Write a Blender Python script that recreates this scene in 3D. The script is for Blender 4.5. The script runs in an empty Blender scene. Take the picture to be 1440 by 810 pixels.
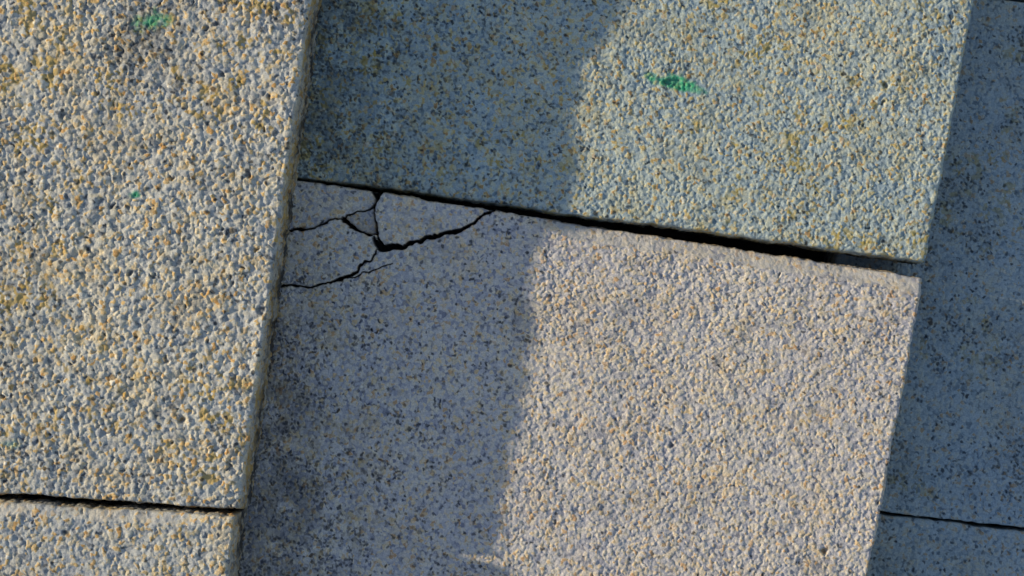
import bpy, math, numpy as np
from mathutils import Matrix, Vector

S = 0.0005          # metres per layout unit
D = 2600.0          # camera distance in layout units
STEP = 110.0
PITCH = math.radians(25)
ROOF = Matrix.Translation((0, 0, 2.2)) @ Matrix.Rotation(PITCH, 4, 'Y')
SUN_E = math.radians(15.6)
SUN_AZ = 0.23
SUN_STR = 5.0
SKY_STR = 0.14

scene = bpy.context.scene
scene.view_settings.view_transform = 'Standard'
scene.view_settings.look = 'None'
scene.view_settings.exposure = 0

# ---------------------------------------------------------------- noise
def hsh(ix, iy, seed):
    n = (ix.astype(np.int64) * 374761393 + iy.astype(np.int64) * 668265263 + seed * 1442695041) & 0xFFFFFFFF
    n = ((n ^ (n >> 13)) * 1274126177) & 0xFFFFFFFF
    n = ((n ^ (n >> 15)) * 2246822519) & 0xFFFFFFFF
    n = n ^ (n >> 16)
    return n.astype(np.float64) / 4294967296.0

def vnoise(x, y, w, seed):
    x = x / w; y = y / w
    ix = np.floor(x); iy = np.floor(y)
    fx = x - ix; fy = y - iy
    fx = fx * fx * (3 - 2 * fx); fy = fy * fy * (3 - 2 * fy)
    a = hsh(ix, iy, seed); b = hsh(ix + 1, iy, seed)
    c = hsh(ix, iy + 1, seed); d = hsh(ix + 1, iy + 1, seed)
    return (a + (b - a) * fx) * (1 - fy) + (c + (d - c) * fx) * fy

def fbm(x, y, w, seed, o=3):
    t = 0; amp = 1; tot = 0
    for i in range(o):
        ca, sa = math.cos(.6 * i + .3), math.sin(.6 * i + .3)
        t = t + amp * vnoise(x * ca - y * sa + 17.3 * i, x * sa + y * ca - 9.1 * i, w / (2 ** i), seed + i * 7)
        tot += amp; amp *= 0.6
    return t / tot

def cells(x, y, g, seed, jit=0.95):
    ix = np.floor(x / g); iy = np.floor(y / g)
    best = np.full(x.shape, 1e9); rid = np.zeros(x.shape)
    for dx in (-1, 0, 1):
        for dy in (-1, 0, 1):
            cx = ix + dx; cy = iy + dy
            px = (cx + 0.5 + jit * (hsh(cx, cy, seed) - 0.5)) * g
            py = (cy + 0.5 + jit * (hsh(cx, cy, seed + 1) - 0.5)) * g
            d = (x - px) ** 2 + (y - py) ** 2
            m = d < best
            best = np.where(m, d, best)
            rid = np.where(m, hsh(cx, cy, seed + 2), rid)
    return np.sqrt(best) / g, rid

def sst(a, b, x):
    t = np.clip((x - a) / (b - a), 0, 1)
    return t * t * (3 - 2 * t)

def unproj(p, z):
    k = (D - z) / D
    return np.array([(p[0] - 720.0) * k, (405.0 - p[1]) * k])

# ---------------------------------------------------------------- materials
def mk_mat(name, stops, lichen_col, tint_lo, tint_hi, ochre=0.5):
    m = bpy.data.materials.new(name); m.use_nodes = True
    nt = m.node_tree; N = nt.nodes; L = nt.links
    for n in list(N): N.remove(n)
    out = N.new('ShaderNodeOutputMaterial'); b = N.new('ShaderNodeBsdfPrincipled')
    L.new(b.outputs[0], out.inputs[0])
    b.inputs['Roughness'].default_value = 0.95
    b.inputs['Specular IOR Level'].default_value = 0.15
    def attr(n):
        a = N.new('ShaderNodeAttribute'); a.attribute_name = n; return a.outputs['Fac']
    def mix(kind, fac, a, c):
        x = N.new('ShaderNodeMix'); x.data_type = 'RGBA'; x.blend_type = kind
        if hasattr(fac, 'is_output'): L.new(fac, x.inputs[0])
        else: x.inputs[0].default_value = fac
        for i, v in ((6, a), (7, c)):
            if hasattr(v, 'is_output'): L.new(v, x.inputs[i])
            else: x.inputs[i].default_value = (*v, 1)
        return x.outputs[2]
    r = N.new('ShaderNodeValToRGB'); r.color_ramp.interpolation = 'LINEAR'
    e = r.color_ramp.elements
    e[0].position, e[0].color = stops[0][0], (*stops[0][1], 1)
    e[1].position, e[1].color = stops[-1][0], (*stops[-1][1], 1)
    for p, c in stops[1:-1]:
        k = e.new(p); k.color = (*c, 1)
    L.new(attr('grain'), r.inputs[0])
    tc = N.new('ShaderNodeTexCoord')
    def noise(scale, det=4, rough=0.6):
        n = N.new('ShaderNodeTexNoise'); n.inputs['Scale'].default_value = scale
        n.inputs['Detail'].default_value = det; n.inputs['Roughness'].default_value = rough
        L.new(tc.outputs['Object'], n.inputs['Vector']); return n.outputs['Fac']
    def rng(v, a, c, lo=0.0, hi=1.0):
        q = N.new('ShaderNodeMapRange'); L.new(v, q.inputs[0])
        q.inputs[1].default_value = a; q.inputs[2].default_value = c
        q.inputs[3].default_value = lo; q.inputs[4].default_value = hi; return q.outputs[0]
    col = r.outputs[0]
    tr = mix('MIX', rng(noise(9, 5), 0.35, 0.65), tint_lo, tint_hi)
    col = mix('MULTIPLY', 1.0, col, tr)
    oc = rng(noise(26, 6, .7), 0.50, 0.66, 0, ochre)
    col = mix('MULTIPLY', oc, col, (1.06, .88, .60))
    dk = rng(noise(17.3, 7, .72), 0.54, 0.70, 0, .7)
    col = mix('MULTIPLY', dk, col, (.55, .57, .6))
    sp = mix('MIX', rng(noise(900, 3, 0.8), 0.3, 0.7), (0.70, 0.70, 0.71), (1.32, 1.31, 1.28))
    col = mix('MULTIPLY', 0.9, col, sp)
    col = mix('MIX', attr('crev'), col, (0.09, 0.09, 0.09))
    col = mix('MIX', attr('lichen'), col, lichen_col)
    col = mix('MIX', attr('dirt_shade'), col, (0.022, 0.026, 0.034))  # dirt, plus occlusion shade painted beside the overlapping tile
    col = mix('MIX', attr('worn_lit'), col, (0.62, 0.57, 0.49))  # pale crack rims, plus the painted chamfer highlight
    col = mix('MIX', attr('paint'), col, (0.03, 0.38, 0.17))
    L.new(col, b.inputs['Base Color'])
    bp = N.new('ShaderNodeBump'); bp.inputs['Strength'].default_value = 0.6
    bp.inputs['Distance'].default_value = 0.0005
    L.new(noise(1100, 3, 0.7), bp.inputs['Height']); L.new(bp.outputs[0], b.inputs['Normal'])
    return m

sA = [(0.0, (.22, .23, .24)), (.12, (.43, .43, .42)), (.50, (.58, .56, .50)), (.76, (.64, .57, .43)),
      (.88, (.69, .47, .21)), (.93, (.52, .30, .12)), (.97, (.72, .62, .43)), (1.0, (.80, .76, .66))]
sC = [(0.0, (.20, .26, .29)), (.12, (.37, .43, .45)), (.50, (.51, .54, .48)), (.78, (.58, .54, .38)),
      (.89, (.62, .46, .20)), (.94, (.46, .27, .12)), (1.0, (.72, .69, .57))]
sD = [(0.0, (.27, .27, .31)), (.12, (.46, .44, .45)), (.45, (.63, .58, .53)), (.75, (.71, .62, .48)),
      (.89, (.73, .55, .32)), (.94, (.56, .34, .18)), (1.0, (.80, .74, .62))]
sE = [(0.0, (.17, .21, .24)), (.12, (.31, .36, .38)), (.5, (.40, .44, .45)), (.85, (.45, .45, .39)),
      (.95, (.40, .28, .17)), (1.0, (.53, .53, .48))]
matA = mk_mat('sandy_concrete', sA, (.50, .33, .08), (.88, .90, .93), (1.08, 1.06, 1.0), .6)
matC = mk_mat('greenish_concrete', sC, (.42, .31, .07), (.84, .91, .96), (1.06, 1.05, .98), .5)
matD = mk_mat('beige_concrete', sD, (.46, .33, .13), (.93, .93, .96), (1.05, 1.03, .99), .35)
matE = mk_mat('bluish_concrete', sE, (.34, .28, .10), (.86, .92, .98), (1.06, 1.06, 1.02), .3)

# ---------------------------------------------------------------- tile builder
def axis_samples(P, axis, base, coarse, fine_fn):
    t = 0.0; out = [0.0]
    vs = np.linspace(0, 1, 60)
    if axis == 0:
        Lm = np.linalg.norm(P(np.array([1.]), np.array([.5])) - P(np.array([0.]), np.array([.5])))
    else:
        Lm = np.linalg.norm(P(np.array([.5]), np.array([1.])) - P(np.array([.5]), np.array([0.])))
    cache = {}
    while t < 1.0:
        k = int(t * 200)
        if k not in cache:
            tt = np.full(60, t)
            q = P(tt, vs) if axis == 0 else P(vs, tt)
            ins = ((abs(q[0]) < 755) & (abs(q[1]) < 440)).any()
            sp = base if ins else coarse
            if ins and fine_fn is not None:
                sp = fine_fn(t * Lm, base)
            cache[k] = sp
        t += cache[k] / Lm
        out.append(min(t, 1.0))
    return np.array(out), Lm

def pip(x, y, poly):
    ins = np.zeros(x.shape, bool); n = len(poly)
    for i in range(n):
        x1, y1 = poly[i]; x2, y2 = poly[(i + 1) % n]
        if y1 == y2: continue
        c = ((y1 > y) != (y2 > y)) & (x < (x2 - x1) * (y - y1) / (y2 - y1) + x1)
        ins ^= c
    return ins

def make_tile(name, TL, TR, BR, BL, z, thick, mat, seed, g=4.5, amp=1.4, und=0.6, base=1.15, coarse=5.0,
              edge=(4, 4, 4, 4), lichen=0.5, dens_fn=None, paint=(), cracks=None, topband=None, fine=(None, None),
              pits=0.12, wave=0.0, big=0.35, chip=0.0):
    c = [unproj(p, z) for p in (TL, TR, BR, BL)]
    def P(u, v):
        return (c[0][:, None] * ((1 - u) * (1 - v)) + c[1][:, None] * (u * (1 - v))
                + c[2][:, None] * (u * v) + c[3][:, None] * ((1 - u) * v))
    us, Lu = axis_samples(P, 0, base, coarse, fine[0])
    vs, Lv = axis_samples(P, 1, base, coarse, fine[1])
    nu, nv = len(us), len(vs)
    U, V = np.meshgrid(us, vs)
    U = U.ravel(); V = V.ravel()
    xy = P(U, V); x = xy[0].copy(); y = xy[1].copy()
    dl = U * Lu; dr = (1 - U) * Lu; dt = V * Lv; db = (1 - V) * Lv
    dmin = np.minimum(np.minimum(dl, dr), np.minimum(dt, db))
    w = np.exp(-dmin / 14.0)
    x += w * ((fbm(x, y, 60, seed + 50) - .5) * 5 + (vnoise(x, y, 9, seed + 51) - .5) * 2.6)
    y += w * ((fbm(x, y, 60, seed + 52) - .5) * 5 + (vnoise(x, y, 9, seed + 53) - .5) * 2.0)
    wx = x + (vnoise(x, y, 5, seed + 3) - .5) * 3.4 + (vnoise(x, y, 2.6, seed + 4) - .5) * 1.4
    wy = y + (vnoise(x, y, 5, seed + 5) - .5) * 3.4 + (vnoise(x, y, 2.6, seed + 6) - .5) * 1.4
    f, rid = cells(wx, wy, g, seed)
    f2, rid2 = cells(wx + 31, wy + 17, g * 0.6, seed + 9)
    f3, rid3 = cells(wx - 71, wy + 7, g * 1.7, seed + 12)
    dome = np.clip(1 - (f / 0.85) ** 2, 0, 1) ** .7
    dome2 = np.clip(1 - (f2 / 0.85) ** 2, 0, 1)
    dome3 = np.clip(1 - (f3 / 0.6) ** 2, 0, 1) ** .6 * (rid3 < big)
    h = amp * (dome * (0.3 + 0.9 * rid) - 0.45) + 0.35 * amp * (dome2 * rid2 - 0.3)
    h = np.maximum(h, amp * (dome3 * (.6 + .7 * rid3) - .1) * (dome3 > 0) - 9 * (dome3 <= 0))
    patch = fbm(x, y, 90, seed + 20)
    h *= (0.6 + 0.8 * patch)
    h += amp * 1.1 * (fbm(x, y, 13, seed + 33, 2) - .5)
    h += und * 2 * (fbm(x, y, 55, seed + 30) - .5) + und * 1.2 * (vnoise(x, y, 21, seed + 31) - .5)
    fp, rp = cells(x + 7 * vnoise(x, y, 6, seed + 61), y + 7 * vnoise(x, y, 6, seed + 62), 46, seed + 60)
    rad = (0.04 + 0.09 * np.mod(rp * 37.0, 1.0) ** 2)
    pit = np.where(rp < pits, np.clip(1 - (fp / rad) ** 2, 0, 1), 0)
    h -= pit * 5.0
    if cracks:
        nr = sst(-40, -170, x) * sst(-10, 70, y)      # broken corner: worn smoother and cleaner
        h = h * (1 - .45 * nr)
    rn = 0.55 + 0.9 * fbm(x, y, 22, seed + 40)
    drop = np.zeros_like(x)
    for d, r in ((dt, edge[0]), (dr, edge[1]), (db, edge[2]), (dl, edge[3])):
        r_ = r * rn
        q = np.clip(1 - d / r_, 0, 1)
        drop += r_ * (1 - np.sqrt(1 - q * q * 0.98))
    if wave:
        drop += wave * (fbm(x, y, 75, seed + 45, 2) - .3) * np.exp(-dr / 45.0)
    if chip:
        drop += chip * np.exp(-(db / 55.0) ** 2) * np.exp(-dr / 60.0)
    band = np.zeros_like(x)
    if topband is not None:
        W, H = topband(x, y)
        rnb = 0.85 + 0.3 * fbm(x, y, 80, seed + 41, 2)
        q = np.clip(1 - dt / (W * rnb), 0, 1)
        drop += H * q
        band = sst(0, .12, q) * sst(8, 14, W)
        h = h * (1 - .4 * band)
    zz = h - np.minimum(drop, 30)
    dirt_shade = np.zeros_like(x); worn_lit = np.zeros_like(x)
    crev = np.clip(0.5 * sst(0.55, 0.95, f), 0, 1) * (1 - .7 * band)
    lic = sst(0.56, 0.66, fbm(x, y, 26, seed + 70, 4)) * sst(.42, .6, fbm(x, y, 160, seed + 77, 2)) * (np.mod(rid * 13.7, 1) < 0.5) * lichen
    dens = 0.03 + 0 * x
    if dens_fn is not None:
        dens = dens_fn(x, y)
    fd, rd = cells(wx - 11, wy + 23, g * 0.95, seed + 80)
    cl = 0.25 + 1.5 * sst(.4, .62, fbm(x, y, 17, seed + 81))
    if cracks:
        dens = dens * (1 - .65 * nr)
        crev = crev * (1 - .5 * nr)
    dirt_shade = np.maximum(dirt_shade, (rd < dens * cl) * sst(.75, .4, fd) * (0.35 + 0.55 * np.mod(rd * 53, 1)))
    dirt_shade = np.maximum(dirt_shade, np.clip(dens - .12, 0, .5) * .9 * sst(.25, .7, fbm(x, y, 30, seed + 83)))  # smooth darkening where density is high; beside the overlapping tile, painted occlusion shade
    dirt_shade = np.maximum(dirt_shade, 0.6 * pit)
    worn_lit = np.maximum(worn_lit, band * .5 * sst(.3, .6, fbm(x, y, 12, seed + 47)))  # lit look of the chamfer, painted as a paler strip
    if cracks:
        zz, cd, wn = cracks(x, y, zz, z)
        dirt_shade = np.maximum(dirt_shade * (1 - .8 * wn), cd); worn_lit = np.maximum(worn_lit, wn * .6)
    pt = np.zeros_like(x)
    for (px, py, rx, ry, ang, st) in paint:
        cpt = unproj((px, py), z); ca, sa = math.cos(ang), math.sin(ang)
        ax = ((x - cpt[0]) * ca + (y - cpt[1]) * sa) / rx; ay = (-(x - cpt[0]) * sa + (y - cpt[1]) * ca) / ry
        dd = np.sqrt(ax * ax + ay * ay) + 1.2 * (fbm(x, y, 10, seed + 90) - .5)
        pt = np.maximum(pt, st * sst(1.1, 0.3, dd) * (0.35 + 0.65 * dome))
        core = sst(0.36, 0.1, dd) * (st > .8)
        zz -= core * 3.0; dirt_shade = np.maximum(dirt_shade, core * 0.55)
        pt = pt * (1 - .3 * core)
    X = x; Y = y; Z = z + zz
    idx = np.arange(nu * nv).reshape(nv, nu)
    ring = np.concatenate([idx[0, :-1], idx[:-1, -1], idx[-1, :0:-1], idx[:0:-1, 0]])
    bx, by, bz = X[ring], Y[ring], Z[ring]
    nb = len(ring)
    tx = np.roll(bx, -6) - np.roll(bx, 6); ty = np.roll(by, -6) - np.roll(by, 6)
    ln = np.hypot(tx, ty) + 1e-9
    ox, oy = -ty / ln, tx / ln
    cx0, cy0 = X.mean(), Y.mean()
    sg = np.sign((ox * (bx - cx0) + oy * (by - cy0)).sum()); ox *= sg; oy *= sg
    arc = np.concatenate([[0], np.cumsum(np.hypot(np.diff(bx), np.diff(by)))])
    rows = int(thick / 2.8)
    R = np.arange(1, rows + 1) / rows
    zb = bz[None, :] * (1 - R[:, None]) + (z - thick) * R[:, None]
    A2 = np.repeat(arc[None, :], rows, 0)
    fs, rs = cells(A2, zb + 300, g * 1.2, seed + 100)
    ds = np.sqrt(np.clip(1 - (fs / 0.8) ** 2, 0, 1))
    off = (amp * 1.6 * (ds * (0.4 + 0.8 * rs)) + 4.0 * (fbm(A2, zb, 30, seed + 101) - .5)) * np.minimum(1, R[:, None] * 5)
    sx = bx[None, :] + ox[None, :] * off; sy = by[None, :] + oy[None, :] * off
    n0 = nu * nv
    sidx = np.concatenate([ring[None, :], n0 + np.arange(rows * nb).reshape(rows, nb)])
    vx = np.concatenate([X, sx.ravel()]); vy = np.concatenate([Y, sy.ravel()]); vz = np.concatenate([Z, zb.ravel()])
    n1 = len(vx)
    vx = np.concatenate([vx, [q[0] for q in c]]); vy = np.concatenate([vy, [q[1] for q in c]])
    vz = np.concatenate([vz, [z - thick - 0.5] * 4])
    a = idx[:-1, :-1].ravel(); b_ = idx[1:, :-1].ravel(); cc = idx[1:, 1:].ravel(); d_ = idx[:-1, 1:].ravel()
    F1 = np.stack([a, b_, cc, d_], 1)
    s0 = sidx[:-1]; s1 = sidx[1:]
    F2 = np.stack([s0.ravel(), np.roll(s0, -1, 1).ravel(), np.roll(s1, -1, 1).ravel(), s1.ravel()], 1)
    F3 = np.array([[n1, n1 + 1, n1 + 2, n1 + 3]])
    F = np.concatenate([F1, F2, F3]).astype(np.int32)
    me = bpy.data.meshes.new(name)
    co = np.stack([vx, vy, vz], 1) * S
    me.vertices.add(len(co)); me.vertices.foreach_set('co', co.ravel())
    me.loops.add(F.size); me.loops.foreach_set('vertex_index', F.ravel())
    me.polygons.add(len(F)); me.polygons.foreach_set('loop_start', np.arange(0, F.size, 4, dtype=np.int32))
    me.polygons.foreach_set('loop_total', np.full(len(F), 4, dtype=np.int32))
    me.update(calc_edges=True)
    me.polygons.foreach_set('use_smooth', np.ones(len(F), dtype=bool))
    z4 = np.zeros(4)
    def at(n, top, side):
        A = me.attributes.new(n, 'FLOAT', 'POINT')
        A.data.foreach_set('value', np.concatenate([top, side.ravel(), z4]).astype(np.float32))
    zs = np.zeros((rows, nb))
    at('grain', rid, rs)
    at('crev', crev, 0.5 * sst(0.5, .95, fs))
    at('lichen', lic, lichen * 0.8 * (fbm(A2, zb, 30, seed + 103) > .55) * (rs > .3))
    # tile sides darken unevenly towards the bottom
    at('dirt_shade', np.clip(dirt_shade, 0, 1), np.clip(0.1 + 1.3 * R[:, None], 0, .92) * np.ones((1, nb)) * (.35 + .65 * sst(.3, .6, fbm(A2, zb, 16, seed + 104))))
    at('worn_lit', worn_lit, zs)
    at('paint', pt, zs)
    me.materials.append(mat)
    ob = bpy.data.objects.new(name, me)
    scene.collection.objects.link(ob)
    ob.matrix_world = ROOF
    return ob

# ---------------------------------------------------------------- cracks of the broken tile
CR = [
    ([(395, 323), (420, 322), (440, 320), (462, 313), (482, 307), (503, 297), (520, 294), (530, 290)], [2.4, 2.6, 2.0, 1.5, 1.2, 1.1, 1.2, 1.6]),
    ([(532, 258), (533, 271), (531, 283), (529, 300), (531, 318), (533, 335), (537, 347)], [20, 17, 5, 1.8, 2.0, 3.4, 8]),
    ([(480, 310), (492, 319), (505, 323), (514, 329), (531, 328)], [7, 5, 2.0, 1.4, 1.2]),
    ([(526, 333), (531, 342), (537, 348), (560, 345), (585, 338), (612, 333), (640, 325), (662, 318), (680, 308), (698, 294), (704, 286)],
     [3, 7, 9, 6.5, 4.0, 5.0, 6.5, 4.5, 2.6, 2.2, 2.4]),
    ([(531, 346), (524, 360), (511, 372), (497, 382), (480, 391), (462, 398), (440, 401), (420, 404), (395, 405)], [3, 1.5, 1.3, 1.4, 2.6, 2.0, 1.3, 1.9, 2.4]),
    ([(486, 390), (516, 381), (534, 377), (552, 369)], [.7, .4, .3, .1]),
]
FR = [
    ([(380, 240), (530, 255), (530, 290), (482, 308), (440, 320), (380, 324)], -4, 0.03, -0.09),
    ([(532, 255), (705, 280), (698, 296), (662, 318), (612, 333), (537, 348), (531, 318)], 6, -0.06, 0.14),
    ([(482, 308), (530, 290), (531, 328), (514, 329), (492, 319)], -9.0, 0.10, 0.14),
    ([(380, 324), (440, 320), (482, 309), (514, 329), (531, 330), (537, 347), (511, 372), (480, 391), (440, 401), (380, 405)], 3, 0.05, 0.06),
]
def cracks_fn(x, y, zz, z):
    wx = x + (vnoise(x, y, 19, 704) - .5) * 6 + (vnoise(x, y, 8, 700) - .5) * 4.0 + (vnoise(x, y, 3.5, 701) - .5) * 1.8
    wy = y + (vnoise(x, y, 19, 705) - .5) * 6 + (vnoise(x, y, 8, 702) - .5) * 4.0 + (vnoise(x, y, 3.5, 703) - .5) * 1.8
    for poly, dz, tx, ty in FR:
        pp = [unproj(p, z) for p in poly]
        m = pip(wx, wy, pp); cx = sum(p[0] for p in pp) / len(pp); cy = sum(p[1] for p in pp) / len(pp)
        zz = np.where(m, zz + dz + tx * (x - cx) + ty * (y - cy), zz)
    best = np.full(x.shape, 1e9)
    for pl, ws in CR:
        pts = [unproj(p, z) for p in pl]
        for i in range(len(pts) - 1):
            ax, ay = pts[i]; bx, by = pts[i + 1]
            l2 = (bx - ax) ** 2 + (by - ay) ** 2
            t = np.clip(((wx - ax) * (bx - ax) + (wy - ay) * (by - ay)) / l2, 0, 1)
            d = np.hypot(wx - ax - t * (bx - ax), wy - ay - t * (by - ay))
            wd = (ws[i] * (1 - t) + ws[i + 1] * t) * 0.5
            best = np.minimum(best, d - wd)
    carve = sst(0.6, -0.5, best)
    wn = sst(5.0, 1.0, best) * (1 - carve) * sst(.42, .64, fbm(x, y, 18, 720))
    zz = zz - carve * 60 - 1.6 * sst(3.0, 0.3, best)
    return zz, 0.85 * carve, wn

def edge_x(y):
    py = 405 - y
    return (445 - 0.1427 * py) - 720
def dirt_shadeC(x, y):  # speck density; near the tile edge it also drives painted occlusion shade
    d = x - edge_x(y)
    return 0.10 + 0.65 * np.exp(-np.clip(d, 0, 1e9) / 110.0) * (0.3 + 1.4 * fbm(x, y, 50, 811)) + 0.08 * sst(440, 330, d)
def dirt_shadeD(x, y):  # dirt specks, and the occlusion shade painted along the overlapping edge
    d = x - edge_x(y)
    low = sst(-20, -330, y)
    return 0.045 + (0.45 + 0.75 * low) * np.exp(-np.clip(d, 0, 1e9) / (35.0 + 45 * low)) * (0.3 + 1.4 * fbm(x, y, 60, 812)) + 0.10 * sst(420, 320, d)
def dirtA(x, y):
    q = unproj((200, 60), STEP)
    d = np.hypot((x - q[0]) / 34, (y - q[1]) / 55)
    q2 = unproj((250, 120), STEP)
    d2 = np.hypot((x - q2[0]) / 7, (y - q2[1]) / 7)
    return 0.07 + 0.6 * np.exp(-d * d) + 1.5 * np.exp(-d2 ** 2) + 0.14 * sst(.5, .65, fbm(x, y, 70, 813))
def dirtE(x, y):
    return 0.07 + 0.20 * sst(.5, .62, fbm(x, y, 70, 814))

def bandD(x, y):
    t = sst(-30, 110, x); e = sst(560, 460, x)
    return 2.5 + 19 * t, 1.5 + 14 * t + 6 * t * e
def bandB(x, y):
    t = sst(-385, -450, x)
    return 2.5 + 12 * t, 1 + 7 * t

T = 'concrete_roof_tile'
TH = STEP - 12
make_tile(T, (-495, -92), (440, -24), (336, 716), (-600, 650), STEP, TH, matA, 11, g=5.2, amp=2.5, und=1.0,
          edge=(2, 5, 3, 4), lichen=.8, dens_fn=dirtA, pits=.45, wave=9, big=.55,
          paint=((215, 30, 28, 15, 0.2, .75), (190, 274, 12, 7, 0, .95), (15, 625, 22, 8, 0, .3)))
make_tile(T, (-600, 676), (330, 727), (243, 1460), (-700, 1395), STEP + 7, TH + 5, matA, 21, g=5.0, amp=1.9, und=0.7,
          edge=(2, 3, 4, 4), lichen=.45, topband=bandB, dens_fn=lambda x, y: 0.05 + 0 * x)
make_tile(T, (430, -504), (1440, -368), (1302, 367), (300, 232), 0, TH, matC, 31, g=4.4, amp=1.6, und=0.6,
          edge=(4, 5, 5, 4), lichen=.75, dens_fn=dirt_shadeC, pits=.12, wave=5,
          paint=((948, 116, 38, 12, -0.22, 1.0), (915, 106, 16, 8, -0.2, .6), (975, 124, 20, 8, -.2, .7)))
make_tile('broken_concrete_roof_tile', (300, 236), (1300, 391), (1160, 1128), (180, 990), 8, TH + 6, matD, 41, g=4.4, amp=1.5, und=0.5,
          edge=(2, 5, 4, 4), lichen=.3, dens_fn=dirt_shadeD, pits=.05, cracks=cracks_fn, topband=bandD,
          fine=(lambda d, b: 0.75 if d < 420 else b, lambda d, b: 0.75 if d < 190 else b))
make_tile(T, (1240, -23), (2290, 115), (2150, 820), (1120, 706), -STEP, TH, matE, 51, amp=1.1, und=0.5, lichen=.5, dens_fn=dirtE)
make_tile(T, (1119, 711), (2150, 826), (2050, 1560), (1010, 1445), -STEP, TH, matE, 61, amp=1.1, und=0.5, lichen=.4, dens_fn=dirtE)
make_tile(T, (1340, -760), (2390, -620), (2290, 109), (1241, -29), -STEP, TH, matE, 71, amp=1.1, lichen=.4, dens_fn=dirtE)
# neighbours outside the photograph
make_tile(T, (-390, -835), (560, -765), (444, -25.5), (-495, -94), STEP + 11, TH, matA, 81, base=2.5, coarse=5, g=6, edge=(4, 5, 2, 4), wave=4, chip=11)
make_tile(T, (570, -1240), (1580, -1110), (1442, -376), (432, -512), 0, TH, matC, 91, coarse=5)
make_tile(T, (178, 998), (1158, 1136), (1020, 1860), (60, 1720), 2, TH, matD, 101, coarse=5)
make_tile(T, (-1500, -520), (-430, -440), (-530, 290), (-1600, 210), 2 * STEP, TH, matA, 111, coarse=6, g=6)
make_tile(T, (-1602, 222), (-532, 302), (-640, 1040), (-1700, 960), 2 * STEP, TH, matC, 121, coarse=6, g=6)
make_tile(T, (2130, -330), (3180, -200), (3040, 540), (2000, 410), -2 * STEP, TH, matE, 131, coarse=6, g=6)
make_tile(T, (1998, 420), (3038, 550), (2900, 1290), (1880, 1160), -2 * STEP, TH, matC, 141, coarse=6, g=6)

# ---------------------------------------------------------------- ground: bank under the tiles, level out to the horizon
def simple_mat(name, c1, c2, scale):
    m = bpy.data.materials.new(name); m.use_nodes = True; nt = m.node_tree
    b = nt.nodes['Principled BSDF']; b.inputs['Roughness'].default_value = .95
    n = nt.nodes.new('ShaderNodeTexNoise'); n.inputs['Scale'].default_value = scale; n.inputs['Detail'].default_value = 8
    tc = nt.nodes.new('ShaderNodeTexCoord'); nt.links.new(tc.outputs['Object'], n.inputs['Vector'])
    r = nt.nodes.new('ShaderNodeValToRGB'); r.color_ramp.elements[0].position = .35; r.color_ramp.elements[1].position = .65
    r.color_ramp.elements[0].color = (*c1, 1); r.color_ramp.elements[1].color = (*c2, 1)
    nt.links.new(n.outputs['Fac'], r.inputs[0]); nt.links.new(r.outputs[0], b.inputs['Base Color'])
    bp = nt.nodes.new('ShaderNodeBump'); bp.inputs['Strength'].default_value = .5; bp.inputs['Distance'].default_value = .02
    nt.links.new(n.outputs['Fac'], bp.inputs['Height']); nt.links.new(bp.outputs[0], b.inputs['Normal'])
    return m
tp = math.tan(PITCH + math.atan(STEP / 930.0))
zc = (ROOF @ Vector((0, 0, -270 * S))).z
xs = sorted(set([-400, -60, -10, -4] + [round(-3.5 + .25 * i, 3) for i in range(40)] + [10, 60, 400]))
ys = [-400, -60, -10, -4, -2, -1, 0, 1, 2, 4, 10, 60, 400]
def gz(x):
    top = zc + 2.5 * tp; v = zc - x * tp
    return max(0.0, min(top, v))
vv = [(x, y, gz(x)) for y in ys for x in xs]; nx = len(xs)
ff = [(j * nx + i, j * nx + i + 1, (j + 1) * nx + i + 1, (j + 1) * nx + i) for j in range(len(ys) - 1) for i in range(nx - 1)]
gm = bpy.data.meshes.new('ground'); gm.from_pydata(vv, [], ff); gm.update()
gm.materials.append(simple_mat('soil', (.035, .03, .022), (.09, .075, .05), 14))
go = bpy.data.objects.new('ground', gm); scene.collection.objects.link(go)

# ---------------------------------------------------------------- light
a = Vector((-1, SUN_AZ, 0)).normalized() * math.cos(SUN_E); a.z = math.sin(SUN_E)
sd = (ROOF.to_3x3() @ a).normalized()
sun = bpy.data.lights.new('sun', 'SUN'); sun.energy = SUN_STR; sun.angle = math.radians(1.1); sun.color = (1.0, .88, .65)
so = bpy.data.objects.new('sun', sun); scene.collection.objects.link(so)
so.rotation_mode = 'QUATERNION'; so.rotation_quaternion = sd.to_track_quat('Z', 'Y'); so.location = sd * 20
w = bpy.data.worlds.new('World'); scene.world = w; w.use_nodes = True
nt = w.node_tree; bg = nt.nodes['Background']
sky = nt.nodes.new('ShaderNodeTexSky'); sky.sky_type = 'NISHITA'; sky.sun_disc = False
sky.sun_elevation = math.asin(sd.z); sky.sun_rotation = math.atan2(sd.x, sd.y)
nt.links.new(sky.outputs[0], bg.inputs[0]); bg.inputs[1].default_value = SKY_STR

cam = bpy.data.cameras.new('camera'); cam.sensor_width = 36; cam.lens = 36 * D / 1440; cam.clip_start = .01; cam.clip_end = 2000
co = bpy.data.objects.new('camera', cam); scene.collection.objects.link(co)
co.matrix_world = ROOF @ Matrix.Translation((0, 0, D * S))
scene.camera = co
